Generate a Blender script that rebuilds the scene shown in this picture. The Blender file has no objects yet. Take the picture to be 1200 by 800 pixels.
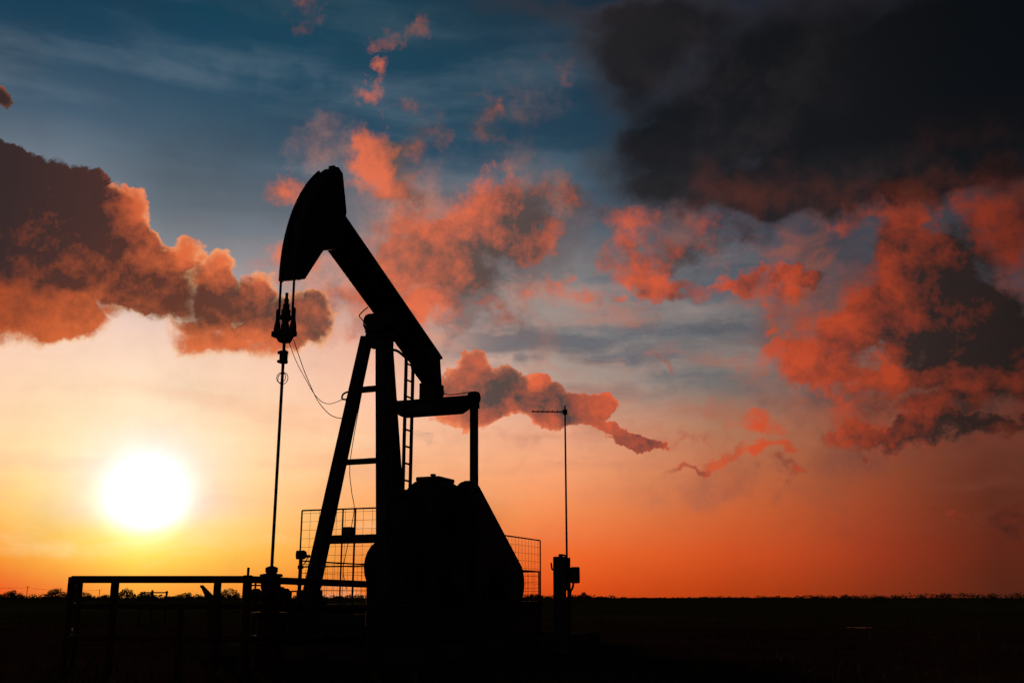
import bpy, bmesh, math, random
from mathutils import Vector, Matrix
R = math.radians
scene = bpy.context.scene
C = scene.collection
random.seed(7)

# ------------------------------------------------------------------ camera
EYE, F, HOR = 0.9, 1200.0, 700.0
PITCH = math.atan((HOR - 400.0) / F)
cam = bpy.data.cameras.new("camera"); co = bpy.data.objects.new("camera", cam); C.objects.link(co)
cam.sensor_width = 36.0; cam.lens = 36.0; cam.clip_start = 0.1; cam.clip_end = 20000
co.location = (0, 0, EYE); co.rotation_euler = (math.pi / 2 + PITCH, 0, 0)
scene.camera = co

def ray(px, py):
    a, b = (px - 600.0) / F, -(py - 400.0) / F
    c, s = math.cos(PITCH), math.sin(PITCH)
    return Vector((a, c - b * s, s + b * c))
def at(px, py, Y):
    r = ray(px, py); return Vector((0, 0, EYE)) + r * (Y / r.y)
def gx(px, Y):                       # world x of a column near the horizon
    return at(px, HOR, Y).x
def azel(px, py):
    r = ray(px, py)
    return math.degrees(math.atan2(r.x, r.y)), math.degrees(math.atan2(r.z, math.hypot(r.x, r.y)))
SUN_AZ, SUN_EL = azel(172, 582)

# ------------------------------------------------------------------ render look
vs = scene.view_settings
vs.view_transform = 'Standard'; vs.look = 'None'; vs.exposure = 0.0; vs.gamma = 1.0; vs.use_curve_mapping = False
scene.cycles.use_denoising = True
scene.cycles.max_bounces = 4
scene.cycles.use_adaptive_sampling = True; scene.cycles.adaptive_threshold = 0.03; scene.cycles.adaptive_min_samples = 8

# ------------------------------------------------------------------ sky
def lin(c):
    out = []
    for v in c:
        v = v / 255.0
        out.append(v / 12.92 if v <= 0.04045 else ((v + 0.055) / 1.055) ** 2.4)
    return out
world = bpy.data.worlds.new("World"); scene.world = world; world.use_nodes = True
nt = world.node_tree; nt.nodes.clear()
N, LK = nt.nodes, nt.links
def put(sock, v):
    if isinstance(v, bpy.types.NodeSocket): LK.new(v, sock)
    elif isinstance(v, (tuple, list)) and sock.type == 'RGBA' and len(v) == 3: sock.default_value = (*v, 1)
    else: sock.default_value = v
def M(op, *a, clamp=False):
    n = N.new('ShaderNodeMath'); n.operation = op; n.use_clamp = clamp
    for i, v in enumerate(a): put(n.inputs[i], v)
    return n.outputs[0]
def V(op, *a):
    n = N.new('ShaderNodeVectorMath'); n.operation = op
    for i, v in enumerate(a):
        if op == 'SCALE' and i == 1: put(n.inputs['Scale'], v)
        else: put(n.inputs[i], v)
    return n.outputs['Value'] if op in ('DOT_PRODUCT', 'LENGTH', 'DISTANCE') else n.outputs[0]
def MIX(f, a, b, mode='MIX'):
    n = N.new('ShaderNodeMix'); n.data_type = 'RGBA'; n.blend_type = mode; n.clamp_factor = True
    put(n.inputs[0], f); put(n.inputs[6], a); put(n.inputs[7], b)
    return n.outputs[2]
def SM(v, a, b, lo=0.0, hi=1.0, kind='SMOOTHSTEP'):
    n = N.new('ShaderNodeMapRange'); n.interpolation_type = kind; n.clamp = True
    put(n.inputs[0], v); put(n.inputs[1], a); put(n.inputs[2], b); put(n.inputs[3], lo); put(n.inputs[4], hi)
    return n.outputs[0]
def NOISE(vec, scale, detail=6, rough=0.55, color=False, lac=2.0):
    n = N.new('ShaderNodeTexNoise'); n.noise_dimensions = '3D'
    put(n.inputs['Vector'], vec); put(n.inputs['Scale'], scale); put(n.inputs['Detail'], detail)
    put(n.inputs['Roughness'], rough); put(n.inputs['Lacunarity'], lac)
    return n.outputs['Color'] if color else n.outputs[0]
def VORO(vec, scale, detail=2, rough=0.5):
    n = N.new('ShaderNodeTexVoronoi'); n.voronoi_dimensions = '2D'; n.feature = 'F1'; n.normalize = True
    put(n.inputs['Vector'], vec); put(n.inputs['Scale'], scale); put(n.inputs['Detail'], detail)
    put(n.inputs['Roughness'], rough)
    return n.outputs['Distance']
def RAMP(fac, stops, interp='LINEAR'):
    n = N.new('ShaderNodeValToRGB'); n.color_ramp.interpolation = interp
    e = n.color_ramp.elements
    while len(e) < len(stops): e.new(0.5)
    for k, (p, c) in enumerate(stops):
        e[k].position = p; e[k].color = (*c, 1)
    put(n.inputs[0], fac); return n.outputs[0]

tc = N.new('ShaderNodeTexCoord')
D = V('NORMALIZE', tc.outputs['Generated'])
sep = N.new('ShaderNodeSeparateXYZ'); LK.new(D, sep.inputs[0])
dx, dy, dz = sep.outputs
AZ = M('MULTIPLY', M('ARCTAN2', dx, dy), 180 / math.pi)
EL = M('MULTIPLY', M('ARCSINE', dz), 180 / math.pi)
cmb = N.new('ShaderNodeCombineXYZ'); LK.new(AZ, cmb.inputs[0]); LK.new(EL, cmb.inputs[1])
P = cmb.outputs[0]
sdir = Vector((math.sin(R(SUN_AZ)) * math.cos(R(SUN_EL)), math.cos(R(SUN_AZ)) * math.cos(R(SUN_EL)), math.sin(R(SUN_EL))))
SANG = M('MULTIPLY', M('ARCCOSINE', M('MINIMUM', V('DOT_PRODUCT', D, tuple(sdir)), 1.0)), 180 / math.pi)

# clear sky: colour by elevation at several azimuths
ELN = M('DIVIDE', M('MAXIMUM', EL, 0.0), 90.0)
ROWS = [690, 650, 600, 550, 500, 450, 400, 340, 260, 180, 100, 0]
ELS = [azel(600, y)[1] for y in ROWS]
COLS = [
 (20,  [(242,90,26),(252,158,48),(255,200,110),(255,218,160),(255,212,172),(255,213,184),(245,205,188),(200,184,176),(124,132,142),(70,94,114),(30,68,92),(4,50,70)]),
 (172, [(253,154,36),(255,212,74),(255,234,150),(255,234,178),(255,226,180),(255,218,190),(240,204,190),(150,150,156),(92,102,112),(66,90,108),(28,70,94),(12,58,78)]),
 (420, [(248,122,38),(252,150,66),(255,172,100),(255,188,138),(255,198,160),(250,196,168),(236,178,156),(176,158,154),(98,108,118),(44,76,98),(28,68,90),(26,64,82)]),
 (650, [(230,82,26),(244,108,44),(246,142,84),(248,164,116),(234,168,136),(184,158,144),(156,146,140),(142,136,134),(78,94,108),(34,68,88),(28,60,80),(30,50,66)]),
 (850, [(184,64,20),(208,80,34),(206,98,52),(194,110,72),(172,122,94),(122,118,114),(112,110,112),(94,98,106),(62,76,92),(30,60,80),(18,45,66),(14,32,48)]),
 (1020,[(138,50,22),(156,56,30),(158,68,40),(150,76,48),(156,88,66),(146,98,84),(106,94,96),(82,82,90),(58,68,82),(30,48,66),(14,30,46),(10,22,34)]),
 (1180,[(86,36,22),(94,38,24),(94,42,28),(104,52,38),(112,60,48),(90,68,66),(70,70,76),(55,60,68),(45,52,62),(25,36,48),(12,22,32),(8,15,23)]),
]
def column(cs, top=(6, 18, 30)):
    st = [(0.0, [v * 0.92 for v in lin(cs[0])])] + [(e / 90.0, lin(c)) for e, c in zip(ELS, cs)]
    st += [(55 / 90.0, lin(top)), (1.0, lin((5, 10, 18)))]
    return RAMP(ELN, st)
AZS = [azel(x, 650)[0] for x, _ in COLS]
DIM = [(48, 41, 45)] * 12
allc = [(-178, DIM), (-75, [tuple(v * .45 for v in c) for c in COLS[0][1]])] + list(zip(AZS, [c for _, c in COLS])) + \
       [(60, [tuple(v * .5 for v in c) for c in COLS[-1][1]]), (178, DIM)]
warpb = M('MULTIPLY', M('SUBTRACT', NOISE(D, 3.0, 3), 0.5), 6.0)
AZb = M('ADD', AZ, warpb)
base = column(allc[0][1])
for (a0, _), (a1, cs) in zip(allc[:-1], allc[1:]):
    base = MIX(SM(AZb, a0, a1, kind='LINEAR'), base, column(cs))

# thin cirrus veils high on the left, slate bands at middle height
def stretched(rot, sx, sy):
    n = N.new('ShaderNodeMapping'); n.vector_type = 'POINT'
    put(n.inputs[0], P); n.inputs[2].default_value = (0, 0, R(rot)); n.inputs[3].default_value = (sx, sy, 1)
    return n.outputs[0]
wv = V('SCALE', V('SUBTRACT', NOISE(P, 0.12, 4, color=True), (.5, .5, .5)), 4.0)
def stretchedw(rot, sx, sy, k=0.6):
    n = N.new('ShaderNodeMapping'); n.vector_type = 'POINT'
    LK.new(V('ADD', P, V('SCALE', wv, k)), n.inputs[0]); n.inputs[2].default_value = (0, 0, R(rot)); n.inputs[3].default_value = (sx, sy, 1)
    return n.outputs[0]
cir = NOISE(stretchedw(28, 0.055, 0.40, 0.35), 1.0, 6, 0.52)
cmask = M('MULTIPLY', SM(AZ, 14, -6), M('MULTIPLY', SM(EL, 15, 20), SM(EL, 36, 24)))
base = MIX(M('MULTIPLY', SM(cir, 0.42, 0.72), M('MULTIPLY', cmask, 0.55)), base, lin((104, 122, 136)))
sl = NOISE(stretchedw(-10, 0.055, 0.40), 1.0, 6, 0.55)
smask = M('MULTIPLY', M('MULTIPLY', SM(AZ, -8, 0), SM(AZ, 19, 11)), M('MULTIPLY', SM(EL, 9.5, 12.5), SM(EL, 21, 16)))
base = MIX(M('MULTIPLY', SM(sl, 0.44, 0.62), M('MULTIPLY', smask, 0.75)), base, lin((82, 92, 104)))
base = MIX(M('MULTIPLY', SM(sl, 0.50, 0.28), M('MULTIPLY', smask, 0.5)), base, lin((172, 152, 142)))
hz = NOISE(stretchedw(3, 0.05, 0.55), 1.0, 5, 0.5)          # faint banding low over the horizon
base = MIX(M('MULTIPLY', SM(hz, 0.48, 0.70), M('MULTIPLY', M('MULTIPLY', SM(EL, 15, 9), SM(EL, 2, 6)), 0.40)), base, RAMP(SM(AZ, -32, 32, kind='LINEAR'), [(0.05, lin((250,184,150))), (0.4, lin((244,160,124))), (0.7, lin((170,94,66))), (0.95, lin((104,52,40)))]))
base = MIX(M('MULTIPLY', SM(hz, 0.5, 0.25), M('MULTIPLY', M('MULTIPLY', SM(EL, 16, 9), SM(AZ, 2, -8)), 0.45)), base, lin((255, 224, 178)))

# cloud banks: each a soft ellipse on the sky, broken up by noise
wc = V('SUBTRACT', NOISE(D, 9.0, 6, 0.6, color=True), (.5, .5, .5))
wf = V('SUBTRACT', NOISE(D, 38.0, 4, 0.6, color=True), (.5, .5, .5))
PW = V('ADD', V('ADD', P, V('SCALE', wc, 4.2)), V('SCALE', wf, 1.1))
def ellipse(vec, x, y, rx, ry, rot=0):
    a, e = azel(x, y)
    a1 = azel(x + 10, y)[0]; e1 = azel(x, y - 10)[1]
    rx, ry = rx * (a1 - a) / 10, ry * (e1 - e) / 10
    if rot:
        c, s = math.cos(R(rot)), math.sin(R(rot))
        u, v = sepof(vec)
        p = M('MULTIPLY_ADD', u, c/rx, M('MULTIPLY_ADD', v, s/rx, -(a*c + e*s)/rx))
        q = M('MULTIPLY_ADD', u, -s/ry, M('MULTIPLY_ADD', v, c/ry, (a*s - e*c)/ry))
        d = M('MULTIPLY_ADD', p, p, M('MULTIPLY', q, q))
    else:
        w = V('MULTIPLY_ADD', vec, (1/rx, 1/ry, 0), (-a/rx, -e/ry, 0)); d = V('DOT_PRODUCT', w, w)
    # 1 at the centre, 0 at the rim
    return M('MAXIMUM', M('SUBTRACT', 1.0, d), 0.0)
_sep = {}
def sepof(vec):
    if vec not in _sep:
        n = N.new('ShaderNodeSeparateXYZ'); LK.new(vec, n.inputs[0]); _sep[vec] = (n.outputs[0], n.outputs[1])
    return _sep[vec]
def bank(blobs, vec):
    S = Lm = None
    for (x, y, rx, ry, rot, w, l) in blobs:
        g = ellipse(vec, x, y, rx, ry, rot)
        S = M('MULTIPLY', g, w) if S is None else M('MULTIPLY_ADD', g, w, S)
        Lm = M('MULTIPLY', g, w * l) if Lm is None else M('MULTIPLY_ADD', g, w * l, Lm)
    return S, M('DIVIDE', Lm, M('ADD', S, 0.001))
# x, y, half width, half height, tilt, weight, light (0 shaded .. 1 lit by the low sun)
CUM = [                                # crisp-edged
 (0,218,80,44,0,1.3,-.35),(88,232,78,54,-14,1.2,-.25),(20,300,130,84,0,1.5,.05),(130,300,75,60,0,1.2,.15),(20,368,120,42,0,1.2,1.05),
 (150,240,28,44,-20,.85,1.1),(168,285,32,26,0,.7,1.0),(95,374,60,38,0,1.0,.95),(160,352,50,30,-10,1.0,.35),(190,335,80,44,-20,1.2,-.05),(215,296,26,24,0,.8,1.1),
 (252,316,30,26,0,.9,1.0),(280,358,62,36,-10,1.1,.0),(235,396,52,32,0,1.1,1.0),(300,396,56,30,0,1.0,.9),(345,374,38,36,0,1.0,.12),
 (370,378,22,40,0,.9,.2),(302,334,24,22,0,.7,1.0),(2,120,14,18,0,.9,-.1),
 (545,445,40,34,0,1.0,.55),(588,466,52,34,0,1.1,.0),(648,474,46,32,0,1.0,.05),(632,444,18,16,0,.8,1.0),(692,480,44,22,0,.85,.2),
 (718,472,20,16,0,.6,.9),(735,500,30,10,-20,.6,.6),(758,512,36,12,0,.85,.55),(570,490,60,22,0,.8,.7),(660,500,40,14,0,.6,.7),
]
SOFT = [                               # ragged, half-transparent
 (330,222,44,24,0,1.0,.95),(442,108,28,22,0,.8,1.0),(440,176,38,50,-15,1.15,1.0),(482,185,40,80,-10,.85,.12),(448,224,56,18,10,.75,.75),
 (458,64,34,18,20,.5,.35),(492,46,24,22,0,.6,.3),(578,148,36,42,0,.72,.28),(355,22,34,28,0,.5,.4),(650,70,18,18,0,.35,.3),
 (330,308,55,28,0,.75,.85),(562,232,48,42,0,1.0,1.0),(505,268,80,34,0,.85,.75),(600,250,50,44,0,.7,.2),(465,300,80,50,0,.75,.45),
 (545,296,110,46,15,1.0,.0),(470,345,90,54,0,.8,.70),(555,340,80,40,0,.8,.05),(490,384,90,28,10,.8,1.0),(632,283,36,20,0,.75,.85),
 (655,328,54,15,-8,.75,.95),(600,368,60,16,0,.5,.8),(425,335,50,40,0,.55,.7),(650,250,50,50,0,.5,.0),(400,375,40,40,0,.5,.7),
 (730,268,50,40,-10,1.0,.9),(755,315,56,28,-20,1.0,.75),(805,338,66,18,0,.95,.75),(705,340,30,13,0,.75,.95),(800,290,60,30,0,.75,.0),
 (690,240,50,40,0,.45,.1),(880,268,46,28,0,.8,.0),(835,255,34,20,0,.6,.4),(770,420,16,8,0,.6,.7),(690,390,30,8,0,.4,.7),
 (905,330,66,32,-12,1.05,.85),(868,322,36,22,0,.9,.95),(940,362,38,20,0,.7,.7),(945,322,36,18,0,.8,.0),(908,384,18,8,0,.6,.9),(800,500,36,16,0,.45,.8),
 (880,492,38,19,0,.95,1.0),(850,533,46,13,10,.9,.85),(900,522,34,13,14,.9,.95),(812,545,34,9,6,.8,.6),(918,546,30,10,0,.95,.45),(835,505,30,12,0,.6,.8),(985,600,60,10,0,.3,.6),
 (935,418,46,30,0,.9,1.0),(985,400,64,46,20,1.1,.85),(1000,440,90,28,-8,1.0,.95),(1050,330,80,80,0,1.0,.5),(1070,380,100,56,0,1.05,.40),
 (1178,258,72,74,20,1.2,.85),(1180,200,60,50,0,.9,.8),(1010,245,60,24,0,.8,.75),(1062,256,46,26,0,.9,1.0),(1150,390,120,80,0,1.5,-.22),(1110,330,80,56,0,.9,-.1),
 (1100,436,110,18,-4,1.0,1.0),(1050,478,100,42,10,.9,.75),(1130,470,90,34,0,.75,.2),(1105,505,140,20,6,1.2,-.1),(1000,512,70,18,0,.9,.6),
 (1162,600,46,20,0,1.1,.5),(1110,606,30,9,0,.7,.7),(1090,530,80,12,0,.5,.8),(1060,290,60,40,0,.7,.2),
]
S1, L1 = bank(CUM, PW)
PS = V('ADD', V('ADD', P, V('SCALE', wc, 6.5)), V('SCALE', wf, 2.4))
S2, L2 = bank(SOFT, PS)
toS = V('ADD', D, V('SCALE', V('SUBTRACT', tuple(sdir), D), 0.045))
fb = M('SUBTRACT', NOISE(D, 24.0, 8, 0.64), 0.5)
fb2 = M('SUBTRACT', NOISE(toS, 24.0, 7, 0.64), 0.5)
lob = M('SUBTRACT', NOISE(D, 10.0, 3, 0.5), 0.5)
PV = V('ADD', V('ADD', P, V('SCALE', wf, 2.6)), V('SCALE', wc, 3.0))
bil = M('SUBTRACT', 0.40, VORO(PV, 0.50, 3, 0.55))
n3 = M('SUBTRACT', NOISE(V('ADD', D, (3.1, 1.7, .4)), 26.0, 8, 0.66), 0.5)
SD = M('SUBTRACT', fb, fb2)
D1 = M('ADD', S1, M('MULTIPLY_ADD', fb, M('MULTIPLY_ADD', SM(AZ, -12, -4), 0.8, 1.1), M('MULTIPLY', bil, 0.55)))
D2 = M('ADD', S2, M('MULTIPLY_ADD', fb, 2.5, M('MULTIPLY_ADD', lob, 0.6, M('MULTIPLY', bil, 0.25))))
nearA = M('MULTIPLY_ADD', SM(SANG, 15, 8), 0.75, 0.48)
A1 = M('MULTIPLY', SM(D1, 0.28, nearA), SM(S1, 0.02, 0.14))
A2 = M('MULTIPLY', M('POWER', SM(D2, 0.14, 1.25), 1.2), SM(S2, 0.0, 0.16))
def lit_of(L, DEN, lo, hi, k, kb, thinw, lobk, nk):
    v = M('MULTIPLY_ADD', SD, k, M('MULTIPLY', L, 0.86))
    v = M('MULTIPLY_ADD', lob, lobk, v)
    v = M('MULTIPLY_ADD', n3, nk, v)
    v = M('MULTIPLY_ADD', bil, kb, v)
    return M('ADD', v, M('MULTIPLY', SM(DEN, hi, lo), thinw), clamp=True)
LIT1 = lit_of(L1, D1, 0.34, 0.66, 1.7, 0.25, 0.25, 0.6, 1.0)
LIT2 = lit_of(L2, D2, 0.30, 0.90, 1.7, 0.15, 0.0, 0.8, 1.5)
AZN = SM(AZ, -32, 32, kind='LINEAR')
def azs(x, y=300): return (azel(x, y)[0] + 32) / 64
litc = RAMP(AZN, [(azs(0), lin((176,74,40))), (azs(220), lin((226,108,66))), (azs(400), lin((238,118,80))), (azs(650), lin((226,102,66))),
                  (azs(850), lin((212,82,46))), (azs(1050), lin((172,62,34))), (azs(1190), lin((122,44,27)))])
drk = RAMP(AZN, [(azs(0), lin((54,40,41))), (azs(220), lin((84,50,46))), (azs(440), lin((104,82,74))), (azs(620), lin((84,70,68))),
                 (azs(800), lin((64,56,58))), (azs(1000), lin((50,38,36))), (azs(1190), lin((28,23,22)))])
hi_up = SM(EL, 18, 28)
litc = MIX(M('MULTIPLY', hi_up, 0.20), litc, lin((130, 62, 54)))
near = SM(SANG, 17, 6)
litc = MIX(M('MULTIPLY', near, 0.6), litc, lin((218, 102, 50)))
drk = MIX(M('MULTIPLY', SM(SANG, 15, 7), 0.8), drk, lin((112, 50, 36)))
c2 = MIX(LIT2, drk, litc)
c1 = MIX(LIT1, drk, litc)
rimc = MIX(SM(SANG, 16, 9), lin((250, 148, 100)), lin((255, 206, 140)))
rim = M('MULTIPLY', M('MULTIPLY', SM(D1, M('MULTIPLY_ADD', SM(SANG, 15, 8), 0.30, 0.86), 0.38), M('MULTIPLY', SM(SANG, 27, 13), SM(L1, -0.26, 0.06))), M('ADD', M('MULTIPLY_ADD', SD, 3.0, M('MULTIPLY_ADD', n3, 2.6, 0.68)), lob, clamp=True))
c1 = MIX(rim, c1, rimc)
VEIL = [(470,365,130,60,10,1.0,0),(600,380,120,40,0,.5,0),(520,300,210,130,15,.9,0),(700,270,150,70,0,.7,0),(880,260,150,60,0,.7,0),(420,190,110,90,0,.45,0),
        (1000,330,160,110,0,.8,0),(330,320,90,50,0,.6,0),(1080,500,200,60,0,.7,0),(960,455,110,34,0,.7,0),(620,120,60,60,0,.3,0),(860,560,200,40,4,.45,0)]
SV, LV = bank(VEIL, V('ADD', P, V('SCALE', wc, 9.0)))
AV = M('MULTIPLY', SM(M('MULTIPLY_ADD', fb, 1.2, M('MULTIPLY_ADD', lob, 0.9, SV)), 0.12, 1.15), SM(SV, 0.0, 0.2))
vcol = MIX(SM(M('MULTIPLY_ADD', n3, 0.7, lob), -0.12, 0.16), RAMP(AZN, [(azs(300), lin((150,132,132))), (azs(560), lin((112,98,98))), (azs(850), lin((76,68,76))), (azs(1150), lin((56,44,44)))]),
           RAMP(AZN, [(azs(300), lin((232,156,128))), (azs(470), lin((228,144,116))), (azs(620), lin((176,118,100))), (azs(850), lin((132,82,72))), (azs(1150), lin((112,54,40)))]))
base = MIX(M('MULTIPLY', AV, 0.78), base, vcol)
wn = NOISE(stretchedw(-6, 0.10, 0.34, 1.0), 1.0, 8, 0.62)
wm = M('MULTIPLY', M('MULTIPLY', SM(EL, 5, 9), SM(EL, 24, 17)), SM(AZ, -12, -5))
base = MIX(M('MULTIPLY', M('MULTIPLY', SM(wn, 0.50, 0.70), wm), 0.55), base, RAMP(AZN, [(azs(420), lin((246,170,140))), (azs(650), lin((196,128,108))), (azs(850), lin((176,96,72))), (azs(1150), lin((128,56,40)))]))
base = MIX(M('MULTIPLY', M('MULTIPLY', SM(wn, 0.46, 0.30), wm), 0.45), base, RAMP(AZN, [(azs(420), lin((150,134,132))), (azs(650), lin((96,96,102))), (azs(850), lin((70,74,82))), (azs(1150), lin((60,44,44)))]))
sky = MIX(M('MULTIPLY', A2, 0.95), base, c2)
sky = MIX(A1, sky, c1)

# the heavy soft bank upper right
DRKB = [(960,70,330,120,0,1.2,0),(860,170,200,90,0,1.0,0),(1090,150,230,120,0,1.3,0),(760,30,130,60,10,.8,.2),(735,60,80,70,0,.6,.3),
        (800,232,110,36,0,.8,.25),(980,215,150,42,0,1.0,.25),(1170,90,160,170,0,1.2,-.1),(650,8,120,22,0,.6,.3),(900,225,80,40,0,.7,.15),(1095,215,70,44,20,.9,-.1),(770,185,110,60,0,.6,.2)]
PB = V('ADD', P, V('SCALE', wc, 5.5))
SB, LB = bank(DRKB, PB)
DB = M('ADD', SB, M('MULTIPLY', M('SUBTRACT', NOISE(D, 10.0, 9, 0.62), 0.5), 1.25))
AB = SM(DB, -0.15, 1.35)
bc = MIX(M('ADD', M('MULTIPLY', SM(DB, 1.3, 0.3), 0.75), LB, clamp=True), lin((19, 19, 21)), lin((62, 54, 56)))
bc = MIX(M('MULTIPLY', SM(NOISE(D, 14.0, 6), 0.5, 0.72), M('MULTIPLY', SM(EL, 26, 20), 0.35)), bc, lin((84, 54, 50)))
bc = MIX(M('MULTIPLY', SM(NOISE(D, 7.0, 8, .6), 0.42, 0.68), M('MULTIPLY', SM(AZ, 24, 10), 0.6)), bc, lin((58, 50, 51)))
bc = MIX(M('MULTIPLY', SM(EL, 25.5, 20.5), M('MULTIPLY', SM(NOISE(D, 10.0, 6, .6), 0.44, 0.68), 0.7)), bc, lin((96, 46, 34)))
bc = MIX(M('MULTIPLY', SM(AZ, 16, 30), SM(EL, 20, 25)), bc, lin((9, 12, 16)))
sky = MIX(M('MULTIPLY', AB, 0.94), sky, bc)

# sun and its aureole
def gauss(a, s): return M('MULTIPLY', M('EXPONENT', M('MULTIPLY', M('POWER', M('DIVIDE', SANG, s), 2.0), -1.0)), a)
g2 = MIX(SM(EL, 2.7, 4.6), (0.22, 0.16, 0.02), (0.24, 0.26, 0.72))
glow = V('ADD', V('SCALE', (1.0, 0.98, 0.95), gauss(2.0, 1.42)), V('SCALE', g2, gauss(0.86, 3.25)))
glow = V('ADD', glow, V('SCALE', (0.3, 0.85, 0.40), gauss(0.13, 6.2)))
sky = V('ADD', sky, glow)
below = SM(EL, -0.4, 0.0, kind='LINEAR')
sky = V('SCALE', sky, below)

sk = N.new('ShaderNodeTexSky'); sk.sky_type = 'NISHITA'; sk.sun_disc = False
sk.sun_elevation = R(SUN_EL); sk.sun_rotation = R(SUN_AZ); sk.air_density = 1.6; sk.dust_density = 3.0
nish = V('SCALE', sk.outputs[0], 0.004)
bg = N.new('ShaderNodeBackground'); bg.inputs[1].default_value = 0.1
LK.new(V('ADD', V('SCALE', sky, 10.0), nish), bg.inputs[0])
wo = N.new('ShaderNodeOutputWorld'); LK.new(bg.outputs[0], wo.inputs[0])
world.cycles.sampling_method = 'MANUAL'; world.cycles.sample_map_resolution = 512

# ------------------------------------------------------------------ sun
sl_ = bpy.data.lights.new("sun", 'SUN'); so = bpy.data.objects.new("sun", sl_); C.objects.link(so)
sl_.energy = 1.2; sl_.angle = R(0.5); sl_.color = (1.0, 0.50, 0.20)
so.rotation_euler = sdir.to_track_quat('Z', 'Y').to_euler()

# ------------------------------------------------------------------ materials
def mat(name, c1, c2, rough=0.8, scale=6.0, metal=0.0, spec=0.2, bump=0.15, detail=6):
    m = bpy.data.materials.new(name); m.use_nodes = True
    t = m.node_tree; b = t.nodes['Principled BSDF']
    g = t.nodes.new('ShaderNodeTexCoord'); n = t.nodes.new('ShaderNodeTexNoise')
    n.inputs['Scale'].default_value = scale; n.inputs['Detail'].default_value = detail
    t.links.new(g.outputs['Object'], n.inputs['Vector'])
    r = t.nodes.new('ShaderNodeValToRGB'); r.color_ramp.elements[0].position = 0.35; r.color_ramp.elements[1].position = 0.68
    r.color_ramp.elements[0].color = (*c1, 1); r.color_ramp.elements[1].color = (*c2, 1)
    t.links.new(n.outputs[0], r.inputs[0]); t.links.new(r.outputs[0], b.inputs['Base Color'])
    b.inputs['Roughness'].default_value = rough; b.inputs['Metallic'].default_value = metal
    b.inputs['Specular IOR Level'].default_value = spec
    if bump:
        n2 = t.nodes.new('ShaderNodeTexNoise'); n2.inputs['Scale'].default_value = scale * 4; n2.inputs['Detail'].default_value = 5
        t.links.new(g.outputs['Object'], n2.inputs['Vector'])
        k = t.nodes.new('ShaderNodeBump'); k.inputs['Strength'].default_value = bump; k.inputs['Distance'].default_value = 0.02
        t.links.new(n2.outputs[0], k.inputs['Height']); t.links.new(k.outputs[0], b.inputs['Normal'])
    return m
STEEL = mat('dark_painted_steel', (.012, .012, .014), (.030, .026, .024), .75, 3.0)
IRON = mat('greasy_cast_iron', (.012, .011, .010), (.028, .022, .018), .7, 5.0)
RUST = mat('rusted_pipe', (.028, .013, .009), (.060, .026, .016), .9, 7.0, spec=.04)
GALV = mat('weathered_wire', (.03, .028, .026), (.05, .045, .04), .8, 20.0, bump=0)
CABLE = mat('black_rubber_cable', (.02, .018, .016), (.03, .026, .022), .7, 10.0, bump=0)
ROD = mat('oiled_rod_steel', (.05, .045, .04), (.07, .06, .05), .5, 12.0, metal=.3, bump=0)
BOXM = mat('dull_grey_enamel', (.025, .027, .030), (.045, .046, .048), .65, 5.0)
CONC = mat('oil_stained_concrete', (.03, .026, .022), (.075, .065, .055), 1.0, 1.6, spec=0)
WOOD = mat('weathered_timber', (.03, .022, .016), (.07, .05, .035), .9, 4.0, spec=.05)
LEAF = mat('dark_foliage', (.025, .035, .012), (.055, .065, .022), .9, 1.5, spec=.05, bump=0)
BARK = mat('bark', (.03, .022, .016), (.06, .045, .03), .95, 3.0, spec=.03)
GRASS = mat('dry_grass', (.030, .030, .012), (.070, .055, .025), .95, 0.8, spec=.02, bump=0)

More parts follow.
